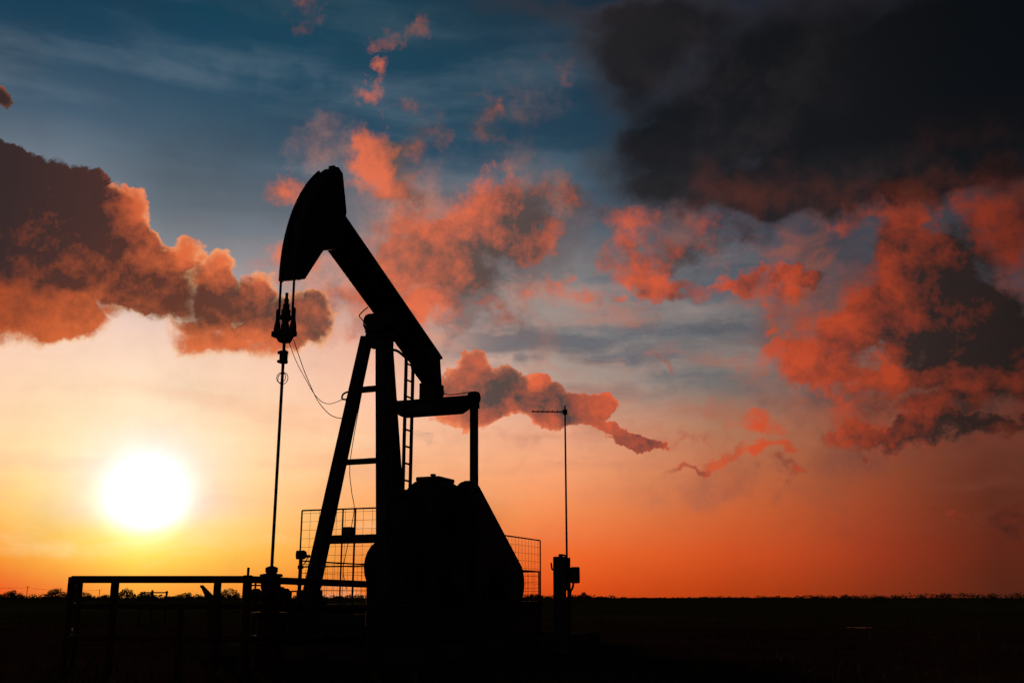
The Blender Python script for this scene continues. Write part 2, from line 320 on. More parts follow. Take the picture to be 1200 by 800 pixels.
def ground_mat():
    m = bpy.data.materials.new('soil_and_field'); m.use_nodes = True
    t = m.node_tree; b = t.nodes['Principled BSDF']
    g = t.nodes.new('ShaderNodeNewGeometry'); s = t.nodes.new('ShaderNodeSeparateXYZ'); t.links.new(g.outputs['Position'], s.inputs[0])
    n1 = t.nodes.new('ShaderNodeTexNoise'); n1.inputs['Scale'].default_value = .25; n1.inputs['Detail'].default_value = 9
    n2 = t.nodes.new('ShaderNodeTexNoise'); n2.inputs['Scale'].default_value = .03; n2.inputs['Detail'].default_value = 6
    t.links.new(g.outputs['Position'], n1.inputs['Vector']); t.links.new(g.outputs['Position'], n2.inputs['Vector'])
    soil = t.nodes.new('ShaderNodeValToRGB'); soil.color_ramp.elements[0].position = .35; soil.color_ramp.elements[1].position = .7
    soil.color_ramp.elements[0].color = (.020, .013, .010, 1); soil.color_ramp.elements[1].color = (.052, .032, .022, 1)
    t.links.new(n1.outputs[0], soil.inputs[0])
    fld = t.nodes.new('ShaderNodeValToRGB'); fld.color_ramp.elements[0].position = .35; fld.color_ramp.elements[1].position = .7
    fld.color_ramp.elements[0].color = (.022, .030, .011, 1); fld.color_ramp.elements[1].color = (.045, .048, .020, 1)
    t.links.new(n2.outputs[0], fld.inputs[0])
    a = t.nodes.new('ShaderNodeMath'); a.operation = 'MULTIPLY_ADD'; a.inputs[1].default_value = 30; t.links.new(n2.outputs[0], a.inputs[0]); t.links.new(s.outputs[1], a.inputs[2])
    mr = t.nodes.new('ShaderNodeMapRange'); mr.inputs[1].default_value = 42; mr.inputs[2].default_value = 70; t.links.new(a.outputs[0], mr.inputs[0])
    mx = t.nodes.new('ShaderNodeMix'); mx.data_type = 'RGBA'; t.links.new(mr.outputs[0], mx.inputs[0]); t.links.new(soil.outputs[0], mx.inputs[6]); t.links.new(fld.outputs[0], mx.inputs[7])
    t.links.new(mx.outputs[2], b.inputs['Base Color']); b.inputs['Roughness'].default_value = 1.0; b.inputs['Specular IOR Level'].default_value = 0.0
    n3 = t.nodes.new('ShaderNodeTexNoise'); n3.inputs['Scale'].default_value = 5; n3.inputs['Detail'].default_value = 8; t.links.new(g.outputs['Position'], n3.inputs['Vector'])
    k = t.nodes.new('ShaderNodeBump'); k.inputs['Strength'].default_value = .6; k.inputs['Distance'].default_value = .08
    t.links.new(n3.outputs[0], k.inputs['Height']); t.links.new(k.outputs[0], b.inputs['Normal'])
    return m
def water_mat():
    m = bpy.data.materials.new('still_water'); m.use_nodes = True
    b = m.node_tree.nodes['Principled BSDF']; b.inputs['Base Color'].default_value = (.02, .016, .012, 1); b.inputs['Roughness'].default_value = .42
    n = m.node_tree.nodes.new('ShaderNodeTexNoise'); n.inputs['Scale'].default_value = 6
    k = m.node_tree.nodes.new('ShaderNodeBump'); k.inputs['Strength'].default_value = .08
    m.node_tree.links.new(n.outputs[0], k.inputs['Height']); m.node_tree.links.new(k.outputs[0], b.inputs['Normal'])
    return m

# ------------------------------------------------------------------ mesh helpers
class MB:
    def __init__(s): s.v = []; s.f = []; s.sm = []
    def add(s, vs_, fs, smooth=False):
        o = len(s.v); s.v += [tuple(p) for p in vs_]
        for f in fs: s.f.append([i + o for i in f]); s.sm.append(smooth)
        return s
    def box(s, x0, x1, y0, y1, z0, z1):
        return s.add([(x0,y0,z0),(x1,y0,z0),(x1,y1,z0),(x0,y1,z0),(x0,y0,z1),(x1,y0,z1),(x1,y1,z1),(x0,y1,z1)],
                     [(3,2,1,0),(4,5,6,7),(0,1,5,4),(1,2,6,5),(2,3,7,6),(3,0,4,7)])
    def prism(s, prof, axis, a0, a1, bevel=0.0):
        """closed outline in the two other axes, swept along axis"""
        n = len(prof)
        def mk(p, a): return {'x': (a, p[0], p[1]), 'y': (p[0], a, p[1]), 'z': (p[0], p[1], a)}[axis]
        vs_ = [mk(p, a0) for p in prof] + [mk(p, a1) for p in prof]
        fs = [tuple(range(n))[::-1], tuple(range(n, 2 * n))] + [(i, (i + 1) % n, n + (i + 1) % n, n + i) for i in range(n)]
        return s.add(vs_, fs)
    def bar(s, a, b, w, h, up=(0, 0, 1), w2=None, h2=None):
        a, b = Vector(a), Vector(b); d = (b - a).normalized(); up = Vector(up)
        if abs(d.dot(up)) > .97: up = Vector((1, 0, 0))
        r = d.cross(up).normalized(); u = r.cross(d).normalized()
        vs_ = []
        for p, ww, hh in ((a, w, h), (b, w2 or w, h2 or h)):
            vs_ += [p + r*ww/2 + u*hh/2, p - r*ww/2 + u*hh/2, p - r*ww/2 - u*hh/2, p + r*ww/2 - u*hh/2]
        return s.add(vs_, [(0,1,2,3),(7,6,5,4),(0,4,5,1),(1,5,6,2),(2,6,7,3),(3,7,4,0)])
    def ibar(s, a, b, w, h, t=.03, up=(0, 0, 1)):
        a, b = Vector(a), Vector(b); d = (b - a).normalized(); up = Vector(up)
        r = d.cross(up).normalized(); u = r.cross(d).normalized()
        pr = [(-w/2,-h/2),(w/2,-h/2),(w/2,-h/2+t),(t/2,-h/2+t),(t/2,h/2-t),(w/2,h/2-t),(w/2,h/2),(-w/2,h/2),(-w/2,h/2-t),(-t/2,h/2-t),(-t/2,-h/2+t),(-w/2,-h/2+t)]
        n = len(pr); vs_ = [a + r*x + u*y for x, y in pr] + [b + r*x + u*y for x, y in pr]
        return s.add(vs_, [tuple(range(n))[::-1], tuple(range(n, 2*n))] + [(i,(i+1)%n,n+(i+1)%n,n+i) for i in range(n)])
    def tube(s, pts, r, n=10, caps=True, r2=None):
        pts = [Vector(p) for p in pts]; m = len(pts); rs = [r + ((r2 if r2 is not None else r) - r) * i / max(1, m - 1) for i in range(m)]
        ref = None; vs_ = []
        for i, p in enumerate(pts):
            d = (pts[min(i+1, m-1)] - pts[max(i-1, 0)]).normalized()
            if ref is None:
                ref = Vector((0,0,1)) if abs(d.z) < .9 else Vector((1,0,0))
            x = d.cross(ref).normalized(); y = x.cross(d).normalized(); ref = y
            vs_ += [p + (x*math.cos(2*math.pi*k/n) + y*math.sin(2*math.pi*k/n)) * rs[i] for k in range(n)]
        fs = [(i*n+k, i*n+(k+1)%n, (i+1)*n+(k+1)%n, (i+1)*n+k) for i in range(m-1) for k in range(n)]
        s.add(vs_, fs, True)
        if caps: s.add([vs_[k] for k in range(n)], [tuple(range(n))]); s.add([vs_[(m-1)*n+k] for k in range(n)], [tuple(range(n))[::-1]])
        return s
    def lathe(s, prof, o=(0,0,0), axis='z', n=20):
        vs_ = []
        for (r, z) in prof:
            for k in range(n):
                a = 2*math.pi*k/n; x, y = r*math.cos(a), r*math.sin(a)
                p = {'z': (x, y, z), 'y': (x, z, y), 'x': (z, x, y)}[axis]
                vs_.append((p[0]+o[0], p[1]+o[1], p[2]+o[2]))
        m = len(prof)
        fs = [(i*n+k, i*n+(k+1)%n, (i+1)*n+(k+1)%n, (i+1)*n+k) for i in range(m-1) for k in range(n)]
        s.add(vs_, fs, False); s.add(vs_[:n], [tuple(range(n))]); s.add(vs_[-n:], [tuple(range(n))[::-1]])
        return s
    def ring(s, c, R_, r, axis, n=24):
        pts = []
        for k in range(n + 1):
            a = 2*math.pi*k/n; x, y = R_*math.cos(a), R_*math.sin(a)
            p = {'z': (x, y, 0), 'y': (x, 0, y), 'x': (0, x, y)}[axis]
            pts.append((c[0]+p[0], c[1]+p[1], c[2]+p[2]))
        return s.tube(pts, r, 6, False)
    def build(s, name, m, parent=None, bevel=0.0):
        me = bpy.data.meshes.new(name); me.from_pydata(s.v, [], s.f); me.materials.append(m)
        me.polygons.foreach_set('use_smooth', s.sm)
        bm = bmesh.new(); bm.from_mesh(me); bmesh.ops.recalc_face_normals(bm, faces=bm.faces); bm.to_mesh(me); bm.free(); me.update()
        o = bpy.data.objects.new(name, me); C.objects.link(o)
        if parent: o.parent = parent
        if bevel:
            b = o.modifiers.new('bevel', 'BEVEL'); b.width = bevel; b.segments = 2; b.limit_method = 'ANGLE'
        return o
def tag(o, label, cat, group=None, kind=None):
    if label: o['label'] = label
    if cat: o['category'] = cat
    if group: o['group'] = group
    if kind: o['kind'] = kind
    return o
def thing(name, loc, label, cat, rz=0, group=None):
    o = bpy.data.objects.new(name, None); C.objects.link(o); o.location = loc; o.rotation_euler = (0, 0, rz)
    o.empty_display_size = .3
    return tag(o, label, cat, group)
def sag(a, b, drop, n=16):
    a, b = Vector(a), Vector(b)
    return [a.lerp(b, i/n) - Vector((0, 0, drop*4*(i/n)*(1-i/n))) for i in range(n+1)]
def spline(pts, sub=8):
    pts = [Vector(p) for p in pts]; out = []
    for i in range(len(pts)-1):
        p0, p1, p2, p3 = pts[max(i-1,0)], pts[i], pts[i+1], pts[min(i+2, len(pts)-1)]
        for k in range(sub):
            t = k/sub
            out.append(.5*((2*p1)+(p2-p0)*t+(2*p0-5*p1+4*p2-p3)*t*t+(3*p1-p0-3*p2+p3)*t**3))
    return out + [pts[-1]]

# ------------------------------------------------------------------ setting
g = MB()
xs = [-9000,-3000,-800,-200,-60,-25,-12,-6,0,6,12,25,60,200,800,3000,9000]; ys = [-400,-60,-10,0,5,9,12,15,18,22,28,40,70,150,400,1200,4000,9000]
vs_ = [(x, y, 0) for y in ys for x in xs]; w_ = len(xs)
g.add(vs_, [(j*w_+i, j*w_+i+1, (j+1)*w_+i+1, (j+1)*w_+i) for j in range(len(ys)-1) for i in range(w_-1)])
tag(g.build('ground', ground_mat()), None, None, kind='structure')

# ------------------------------------------------------------------ pump jack (local frame: x to the head, y to the near side)
PX, PY, HEAD = -2.244, 17.0, R(-112)
FX = Matrix.Translation((PX, PY, 0)) @ Matrix.Rotation(HEAD, 4, 'Z')
FXI = FX.inverted()
def hitp(px, py, y):                 # where a picture ray meets the pump's own vertical plane y
    lat = Vector((math.cos(R(22)), -math.sin(R(22)), 0)); p0 = FX @ Vector((0, y, 0))
    r = ray(px, py); o = Vector((0, 0, EYE)); return FXI @ (o + r * ((p0 - o).dot(lat) / r.dot(lat)))

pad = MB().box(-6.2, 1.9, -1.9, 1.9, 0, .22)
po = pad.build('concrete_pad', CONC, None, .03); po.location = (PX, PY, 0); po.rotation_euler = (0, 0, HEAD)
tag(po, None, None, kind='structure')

pj = thing('pump_jack', (PX, PY, .22), 'black pump jack with raised horsehead and steep walking beam silhouetted against the sunset', 'pump jack', HEAD)
Z0 = -.22                            # local z of world ground
class LB(MB):                        # mesh in pump coordinates given with world heights
    def build(s, name, m, parent=None, bevel=0.0):
        s.v = [(x, y, z + Z0) for x, y, z in s.v]; return MB.build(s, name, m, parent, bevel)
SK = .80
b = LB()
for y in (-.75, .75): b.ibar((1.45, y, .22 + .29), (-5.6, y, .22 + .29), .24, .58, .035)
for x in (1.3, .2, -1.0, -3.2, -4.3, -5.45): b.box(x-.08, x+.08, -.62, .62, .34, .66)
skid = b.build('skid_base', STEEL, pj)
LB().box(-5.5, -3.3, -.85, .85, SK, SK+.03).build('deck_plate', STEEL, skid)
# sampson post
TOP = 5.22
legs = [((.10,-.22),(.70,-.74)), ((.10,.07),(.74,.65)), ((-.14,.03),(-.98,.03))]
for (tx, ty), (fx, fy) in legs:
    wb_ = .225 if fy > .5 else .205
    b = LB(); b.bar((fx, fy, SK+.04), (tx, ty, TOP), wb_, wb_, (1, 0, 0), .165, .165)
    b.box(fx-.22, fx+.22, fy-.2, fy+.2, SK, SK+.05); b.box(fx-.15, fx+.15, fy-.15, fy+.15, SK+.05, SK+.22)
    b.build('leg', STEEL, pj, .012)
def legpt(k, z):
    (tx, ty), (fx, fy) = legs[k]; t = (z - SK) / (TOP - SK); return Vector((fx+(tx-fx)*t, fy+(ty-fy)*t, z))
for z, r in ((4.28, .09), (3.05, .085), (1.80, .13)):
    LB().bar(legpt(0, z), legpt(1, z), r, r).build('cross_brace', STEEL, pj)
b = LB(); b.box(-.22, .18, -.21, .23, TOP-.04, TOP+.05); b.prism([(-.24,TOP-.03),(.25,TOP-.03),(.17,TOP-.20),(-.10,TOP-.20)], 'y', -.0, .12); b.box(-.1, .16, -.2, .2, TOP-.17, TOP-.04)
b.prism([(-.24,TOP+.05),(.22,TOP+.05),(.16,5.62),(-.16,5.62)], 'y', -.2, .2); b.lathe([(.17,-.26),(.17,.28)], (0,0,5.48), 'y')
b.lathe([(.06,-.33),(.06,.36)], (0,0,5.48), 'y'); b.build('saddle_bearing', IRON, pj, .012)
# walking beam
BW = .34
t = math.atan(.425)
def beampt(x, off): return Vector((x - math.sin(t)*off, 0, 5.93 + (x)*.425 + math.cos(t)*off))   # off: along the beam's own up
wb = LB().ibar(beampt(1.95, 0), beampt(-1.98, 0), BW, .47, .045).build('walking_beam', STEEL, pj)
b = LB()
for x in (1.2, .5, -.2, -.9, -1.6):
    p = beampt(x, 0); LB().bar(p + Vector((0, -BW/2+.02, 0)), p + Vector((0, BW/2-.02, 0)), .03, .38, (math.sin(-t), 0, math.cos(t))).build('stiffener', STEEL, wb)
pass
LB().prism([(-1.80,5.395),(-1.945,5.335),(-2.045,4.775),(-1.97,4.765),(-1.45,4.99),(-1.40,5.30)], 'y', -BW/2-.003, BW/2+.003).build('tail_plate', STEEL, wb)
# horsehead: arc of radius 2.8 about the saddle pivot
RH, PZ = 2.80, 5.48
arc = [(RH*math.cos(R(a)), PZ + RH*math.sin(R(a))) for a in range(-1, 50, 3)]
head = arc + [(1.80, 7.62), (1.66, 7.56), (1.50, 6.96), (1.60, 6.30), (2.12, 6.10), (2.58, 5.50)]
b = LB().prism([(x-.02, z) for x, z in head], 'y', -.135, .135); hh = b.build('horsehead', STEEL, pj, .012)
for y in (-.147, .147):              # side lips that keep the wire line on the face
    rim_ = [(x*1.006, PZ+(z-PZ)*1.006) for x, z in arc] + [(x*.975, PZ+(z-PZ)*.975) for x, z in reversed(arc)]
    LB().prism(rim_, 'y', y-.013, y+.013).build('face_lip', STEEL, hh)
LB().box(1.69, 1.79, -.05, .05, 7.55, 7.655).build('lifting_lug', STEEL, hh)
# bridle: two wire ropes down to the carrier bar
CZ = 4.63
for y in (-.115, .115):
    top = [Vector((2.79*math.cos(R(a)), y, PZ + 2.79*math.sin(R(a)))) for a in range(30, -1, -3)]
    wr = LB().tube([(p.x+.03, p.y, p.z) for p in top] + [(2.815, y, CZ+.25), (2.815, y*1.18, CZ)], .018, 8).build('bridle_rope', CABLE, pj)
    LB().lathe([(.022,CZ+.36),(.030,CZ+.34),(.030,CZ+.20),(.050,CZ+.08),(.055,CZ-.04)], (2.815, y*1.18, 0), 'z', 12).build('rope_socket', IRON, wr)
b = LB(); b.box(2.74, 2.89, -.185, .165, CZ-.06, CZ+.02); b.prism([(-.13,CZ-.05),(.13,CZ-.05),(.07,CZ-.15),(-.06,CZ-.15)], 'x', 2.75, 2.88)
b.build('carrier_bar', IRON, pj, .01)
# equaliser, pitmans, cranks
EX, EZ = -2.0, 4.37
b = LB(); b.box(-2.16, -1.78, -.165, .165, 4.46, 4.78); b.lathe([(.10,-.21),(.10,.21)], (EX+.02, 0, 4.62), 'y'); b.build('tail_bearing', IRON, pj, .012)
b = LB(); b.prism([(-.86,EZ+.13),(.84,EZ+.13),(.84,EZ-.02),(.58,EZ-.17),(-.60,EZ-.17),(-.86,EZ-.02)], 'x', EX-.13, EX+.13)
eq = b.build('equalizer', STEEL, pj, .012)
CX_, CZ_ = -2.12, 2.35              # crank shaft
crank_dir = Vector((math.sin(R(4)), 0, -math.cos(R(4))))
for s in (-1, 1):
    b = LB(); b.box(EX-.09, EX+.09, s*.86-.075, s*.86+.075, EZ-.10, EZ+.20); b.lathe([(.10,s*.86-.09),(.10,s*.86+.09)], (EX,0,EZ+.10), 'y')
    b.build('wrist_bearing', IRON, eq, .01)
    pin = Vector((CX_, s*.86, CZ_)) + crank_dir*.86
    LB().bar((EX, s*.86, EZ), pin, .11, .13, (0, 1, 0)).build('pitman_arm', STEEL, pj, .01)
    cp = Vector((CX_, s*.70, CZ_))
    b = LB(); b.bar(cp - crank_dir*.28, cp + crank_dir*1.52, .16, .42, (1, 0, 0), .16, .30); b.lathe([(.26,s*.70-.10),(.26,s*.70+.10)], (CX_,0,CZ_), 'y')
    b.lathe([(.08,min(s*.70,s*.95)),(.08,max(s*.70,s*.95))], (pin.x, 0, pin.z), 'y')
    ck = b.build('crank', IRON, pj, .01)
    for q in (-1, 1):
        pr = []
        for k in range(13):          # half-round slab either side of the crank
            a = R(-90 + 15*k); pr.append((CX_ + .10 + q*(.12 + .80*math.cos(a)), 1.43 + .52*math.sin(a)))
        LB().prism(pr, 'y', s*.70-.13, s*.70+.13).build('counterweight', IRON, ck, .02)
# gear reducer on its pedestal
b = LB(); b.prism([(-1.48,1.75),(-1.50,2.40),(-1.56,2.60),(-2.82,2.60),(-2.92,2.30),(-2.90,1.75)], 'y', -.42, .42)
gb = b.build('gearbox', IRON, pj, .03)
dome = []
for (xa, xb, hy, z) in ((-1.56,-2.80,.38,2.60),(-1.60,-2.74,.35,2.72),(-1.70,-2.66,.30,2.86),(-1.86,-2.55,.245,2.97)):
    dome += [(xa,-hy,z),(xa,hy,z),(xb,hy,z),(xb,-hy,z)]
LB().add(dome, [(3,2,1,0),(12,13,14,15)] + [(4*r+k, 4*r+(k+1)%4, 4*r+4+(k+1)%4, 4*r+4+k) for r in range(3) for k in range(4)]).build('gear_dome', IRON, gb, .03)
LB().box(-2.54, -1.88, -.25, .24, 2.97, 3.05).build('inspection_cover', IRON, gb, .02)
LB().lathe([(.04,3.05),(.04,3.08),(.055,3.085),(.05,3.115)], (-2.10,0,0)).build('breather_cap', IRON, gb)
LB().lathe([(.13,-.40),(.16,-.37),(.16,.37),(.13,.40)], (-2.56,0,2.78), 'y').build('shaft_housing', IRON, gb)
b = LB(); b.prism([(-1.05,SK),(-1.30,1.76),(-2.95,1.76),(-3.25,SK)], 'y', -.56, .56); b.build('gearbox_pedestal', STEEL, pj, .02)
LB().lathe([(.10,-.62),(.10,.62)], (CX_,0,CZ_), 'y').build('crank_shaft', ROD, gb)
# belt guard: big sheave high, small sheave low at the back
def stadium(c0, r0, c1, r1, n=12):
    c0, c1 = Vector(c0), Vector(c1); d = c1 - c0; L = d.length; a = math.atan2(d.y, d.x); ph = math.acos((r0 - r1) / L)
    p = []
    for k in range(n+1): q = a + ph + (2*math.pi - 2*ph)*k/n; p.append((c0.x + r0*math.cos(q), c0.y + r0*math.sin(q)))
    for k in range(n+1): q = a - ph + 2*ph*k/n; p.append((c1.x + r1*math.cos(q), c1.y + r1*math.sin(q)))
    return p
gd = stadium((-2.36, 2.50), .48, (-4.46, 1.18), .44)
bg_ = LB().prism(gd, 'y', .50, .72).build('belt_guard', STEEL, pj, .02)
LB().prism(stadium((-2.36, 2.50), .495, (-4.46, 1.18), .455), 'y', .57, .65).build('guard_band', STEEL, bg_)
for x in (-3.2, -3.9): LB().bar((x, .61, SK), (x, .61, 1.5), .08, .08).build('guard_bracket', STEEL, bg_)
# motor on a stand
b = LB(); b.lathe([(.20,-.48),(.30,-.44),(.30,.26),(.22,.34),(.05,.35),(.05,.50)], (-4.68,0,1.18), 'y', 24)
mo = b.build('motor', IRON, pj, .01)
b = LB()
for k in range(14):
    a = 2*math.pi*k/14; b.bar((-4.68+.31*math.cos(a), -.40, 1.18+.31*math.sin(a)), (-4.68+.31*math.cos(a), .22, 1.18+.31*math.sin(a)), .015, .05, (math.cos(a),0,math.sin(a)))
b.build('cooling_fin', IRON, mo); LB().box(-4.55, -4.30, -.25, .0, 1.42, 1.66).build('terminal_box', BOXM, mo, .01)
b = LB(); b.box(-5.05, -4.30, -.46, .40, SK+.03, .90); b.build('motor_rail', STEEL, mo)
b = LB(); b.prism([(-3.35,SK),(-3.45,1.95),(-3.9,1.95),(-4.05,1.25),(-4.2,SK)], 'y', -.45, .40); b.build('brake_housing', STEEL, pj, .03)
# near-side sheet guard between post and gearbox
# ladder on the near side of the post
b = LB(); LX = (-.56, -.82); LY = .20
for x in LX: b.bar((x, LY, .82), (x, LY, 5.06), .05, .035, (1, 0, 0))
la = b.build('ladder', STEEL, pj)
for k in range(14): LB().tube([(LX[0], LY, 1.1+.29*k), (LX[1], LY, 1.1+.29*k)], .018, 8).build('rung', STEEL, la)
b = LB(); b.tube(spline([(-.14,.10,5.04),(-.26,.17,5.03),(-.36,LY,5.0),(LX[0],LY,4.96)]), .025, 8); b.build('ladder_bracket', STEEL, la)
b = LB(); b.box(-.95, -.40, .0, .34, 2.56, 2.66); b.box(-1.2, -.5, -.05, .30, SK, 2.56); b.build('service_platform', STEEL, pj)
# grease lines
LB().tube(spline([(-1.95,.16,4.62),(-1.97,.34,4.56),(-2.0,.52,4.56),(-2.0,.80,4.58)]), .010, 6).build('grease_line', CABLE, pj)
b = LB(); b.tube(spline([hitp(431,360,0), hitp(425,365,.0), hitp(421,370,.0), hitp(424,374,0), hitp(429,381,-.1)], 5), .010, 6); b.build('grease_line', CABLE, pj)
# conduit and box on the low brace, signal loop on the left leg
b = LB(); c0 = legpt(0,1.80).lerp(legpt(1,1.80), .42); b.box(c0.x-.07, c0.x+.07, c0.y-.07, c0.y+.07, 1.86, 1.99); b.build('sensor_box', BOXM, pj, .01)
b = LB(); b.tube([(c0.x-.1, c0.y+.05, .6), (c0.x-.1, c0.y+.05, 2.30)], .016, 6); b.build('conduit', STEEL, pj)
b = LB(); b.tube(spline([hitp(424,460,-.3), hitp(417,498,-.38), hitp(410,545,-.4), hitp(412,575,-.4), hitp(415,596,-.42), hitp(410,626,-.42), hitp(405,650,-.4), hitp(402,668,-.4), hitp(406,690,-.4)]), .007, 6); b.build('hanging_cable', CABLE, pj)
b = LB(); lp = legpt(0, 4.14); b.tube(spline([hitp(406,468,-.5), hitp(401,467,-.5), hitp(402,462,-.5), hitp(407,459,-.5)]), .016, 6); b.build('cable_clip', STEEL, pj)

# polished rod hanging in the bridle
rod = thing('polished_rod', FX @ Vector((2.75+.065, 0, 1.35)), 'slender steel rod hanging under the horsehead, with a clamp and a coiled wire on it', 'polished rod', HEAD)
ZR = -1.35
class RB(MB):
    def build(s, name, m, parent=None, bevel=0.0):
        s.v = [(x, y, z + ZR) for x, y, z in s.v]; return MB.build(s, name, m, parent, bevel)
RB().tube([(0,0,1.30),(0,0,5.20)], .022, 12).build('rod', ROD, rod)
RB().lathe([(.04,CZ+.02),(.06,CZ+.03),(.06,CZ+.12),(.045,CZ+.14),(.055,CZ+.17),(.085,CZ+.20),(.085,CZ+.25),(.065,CZ+.27),(.07,CZ+.33),(.045,CZ+.36),(.05,CZ+.42),(.032,CZ+.44),(.036,CZ+.50),(.022,CZ+.52),(.022,CZ+.60)], (0,0,0), 'z', 14).build('rod_clamp', IRON, rod)
b = RB(); b.box(-.05,.05,-.105,.02,CZ+.205,CZ+.245); b.box(-.04,.04,.05,.105,CZ+.21,CZ+.24); b.build('clamp_bolt', IRON, rod)
b = RB(); b.box(-.04,.04,-.045,.05,4.17,4.36); b.box(-.05,.05,-.075,.05,4.18,4.22); b.box(-.05,.05,-.075,.05,4.31,4.35); b.build('rod_coupling', IRON, rod, .006)
b = RB(); b.ring((0,.012,3.95), .085, .006, 'x'); b.ring((0.02,-.005,3.96), .075, .006, 'x'); b.build('wire_coil', CABLE, rod)

# wellhead
WX = FX @ Vector((2.815, 0, 0))
wh = thing('wellhead', WX, 'squat flanged wellhead under the hanging rod, behind the pipe fence', 'wellhead', HEAD)
MB().lathe([(.20,0),(.20,.30),(.26,.31),(.26,.40),(.16,.41),(.16,.62),(.24,.63),(.24,.71),(.12,.72),(.12,.86)], n=20).build('casing_head', RUST, wh)
MB().lathe([(.10,.86),(.15,.88),(.15,.97),(.115,.99),(.135,1.03),(.135,1.10),(.09,1.13)], n=18).build('tubing_head', RUST, wh)
sb_ = MB().lathe([(.09,1.13),(.09,1.17),(.155,1.18),(.155,1.21),(.07,1.225),(.085,1.25),(.085,1.30),(.035,1.32)], n=18).build('stuffing_box', IRON, wh)
b = MB(); b.tube([(0,-.14,1.195),(0,.16,1.195)], .022, 8); b.build('gland_bolt', IRON, sb_)
for s in (-1, 1):
    v = MB().tube([(0, s*.10, .94), (0, s*.26, .94)], .055, 12).build('outlet', RUST, wh)
    MB().lathe([(.085, min(s*.2,s*.27)), (.085, max(s*.2,s*.27))], (0,0,.94), 'y', 14).build('flange', RUST, v)

# flow line with its valves, on the ground behind the wellhead
def valve(px, topy, Y, style, label):
    z = at(px, topy, Y).z
    o = thing('pipe_valve', (gx(px, Y), Y, 0), label, 'valve', 0, 'small valves by the wellhead')
    MB().tube([(0,0,0),(0,0,z-.12)], .035, 10).build('riser', RUST, o)
    MB().lathe([(.04,z-.24),(.075,z-.22),(.075,z-.14),(.04,z-.12)], n=14).build('body', RUST, o)
    if style == 'wheel':
        MB().tube([(0,0,z-.13),(0,0,z)], .014, 8).build('stem', RUST, o)
        h = MB(); h.ring((0,0,z-.03), .075, .012, 'z', 20); h.tube([(-.075,0,z-.03),(.075,0,z-.03)], .009, 6); h.tube([(0,-.075,z-.03),(0,.075,z-.03)], .009, 6); h.build('handwheel', RUST, o)
    elif style == 'ball':
        MB().tube([(0,0,z-.13),(0,0,z-.05)], .018, 8).build('stem', RUST, o)
        MB().lathe([(.01,z-.075),(.04,z-.065),(.055,z-.035),(.04,z-.006),(.01,z)], n=14).build('gauge', IRON, o)
        MB().tube([(0,0,z-.17),(.10,0,z-.155)], .02, 8).build('side_outlet', RUST, o)
    else:
        MB().tube([(0,0,z-.13),(0,0,z-.02)], .018, 8).build('stem', RUST, o)
        MB().bar((-.075,0,z-.015),(.075,.02,z-.01), .03, .022).build('lever_handle', RUST, o)
    return o
valve(298.5, 683, 15.3, 'wheel', 'small valve with a round handwheel left of the wellhead')
valve(329, 687, 15.4, 'ball', 'small valve topped by a round gauge right of the wellhead')
valve(340.5, 691.5, 15.5, 'lever', 'small valve with a flat lever handle, farthest right of the wellhead')
fl = MB(); fl.tube([(gx(298.5,15.3)-.6, 15.3, .06), (gx(298.5,15.3), 15.3, .06), (gx(340.5,15.5), 15.5, .06), (gx(352,15.8), 15.8, .06)], .05, 12)
tag(fl.build('flow_line', RUST), 'low rusty pipe lying on the ground behind the wellhead', 'pipe')

# transmitter on a pipe stand
Y = 15.7; X = gx(350.5, Y); z = at(350, 645, Y).z
tr = thing('transmitter_stand', (X, Y, 0), 'thin pipe stand with a round instrument head beside the left pump leg', 'gauge stand')
MB().tube([(0,0,0),(0,0,z-.1)], .026, 10).build('pole', RUST, tr)
for zz in (.45, .95, 1.08, 1.32): MB().lathe([(.045,zz),(.045,zz+.05)], n=12).build('pipe_fitting', RUST, tr)
b = MB(); b.lathe([(.03,-.075),(.065,-.07),(.068,.04),(.05,.075)], (0,0,z-.06), 'x', 16); hd = b.build('instrument_head', IRON, tr)
MB().tube([(.06,0,z-.07),(.11,0,z-.085),(.135,0,z-.075)], .022, 8).build('cable_gland', IRON, hd)
MB().tube(spline([(.10,0,z-.09),(.07,.02,z-.16),(.03,.03,z-.2)]), .008, 6).build('signal_wire', CABLE, hd)

# two signal cables sagging from the carrier bar to the leg
def wp(px, py, y): return FX @ hitp(px, py, y)
def path3(p, ya, yb, xa, xb):        # depth slides from the rod to the leg along the cable
    a, c = FX @ Vector((xa, ya, 4.55)), FX @ Vector((xb, yb, 4.0)); out = []
    for i, (u, v) in enumerate(p):
        k = i / (len(p) - 1); out.append(at(u, v, a.y + (c.y - a.y) * k))
    return out
la_ = legpt(0, 4.1)
b = MB(); b.tube(spline(path3([(339,402),(347,423),(357,442),(366,458),(372,466),(378,471),(386,473),(394,471),(401,468)], 0, la_.y, 2.78, la_.x)), .0055, 6)
tag(b.build('signal_cable', CABLE), 'thin cable from the rod hanger to the left leg, upper one with shallower sag', 'cable', 'cables slung from the rod hanger')
b = MB(); b.tube(spline(path3([(344,398),(350,416),(356,433),(363,450),(371,467),(378,477),(386,485),(394,489),(402,490)], .15, la_.y, 2.78, la_.x)), .0065, 6)
tag(b.build('signal_cable', CABLE), 'thin cable from the rod hanger to the left leg, lower one with deeper sag', 'cable', 'cables slung from the rod hanger')

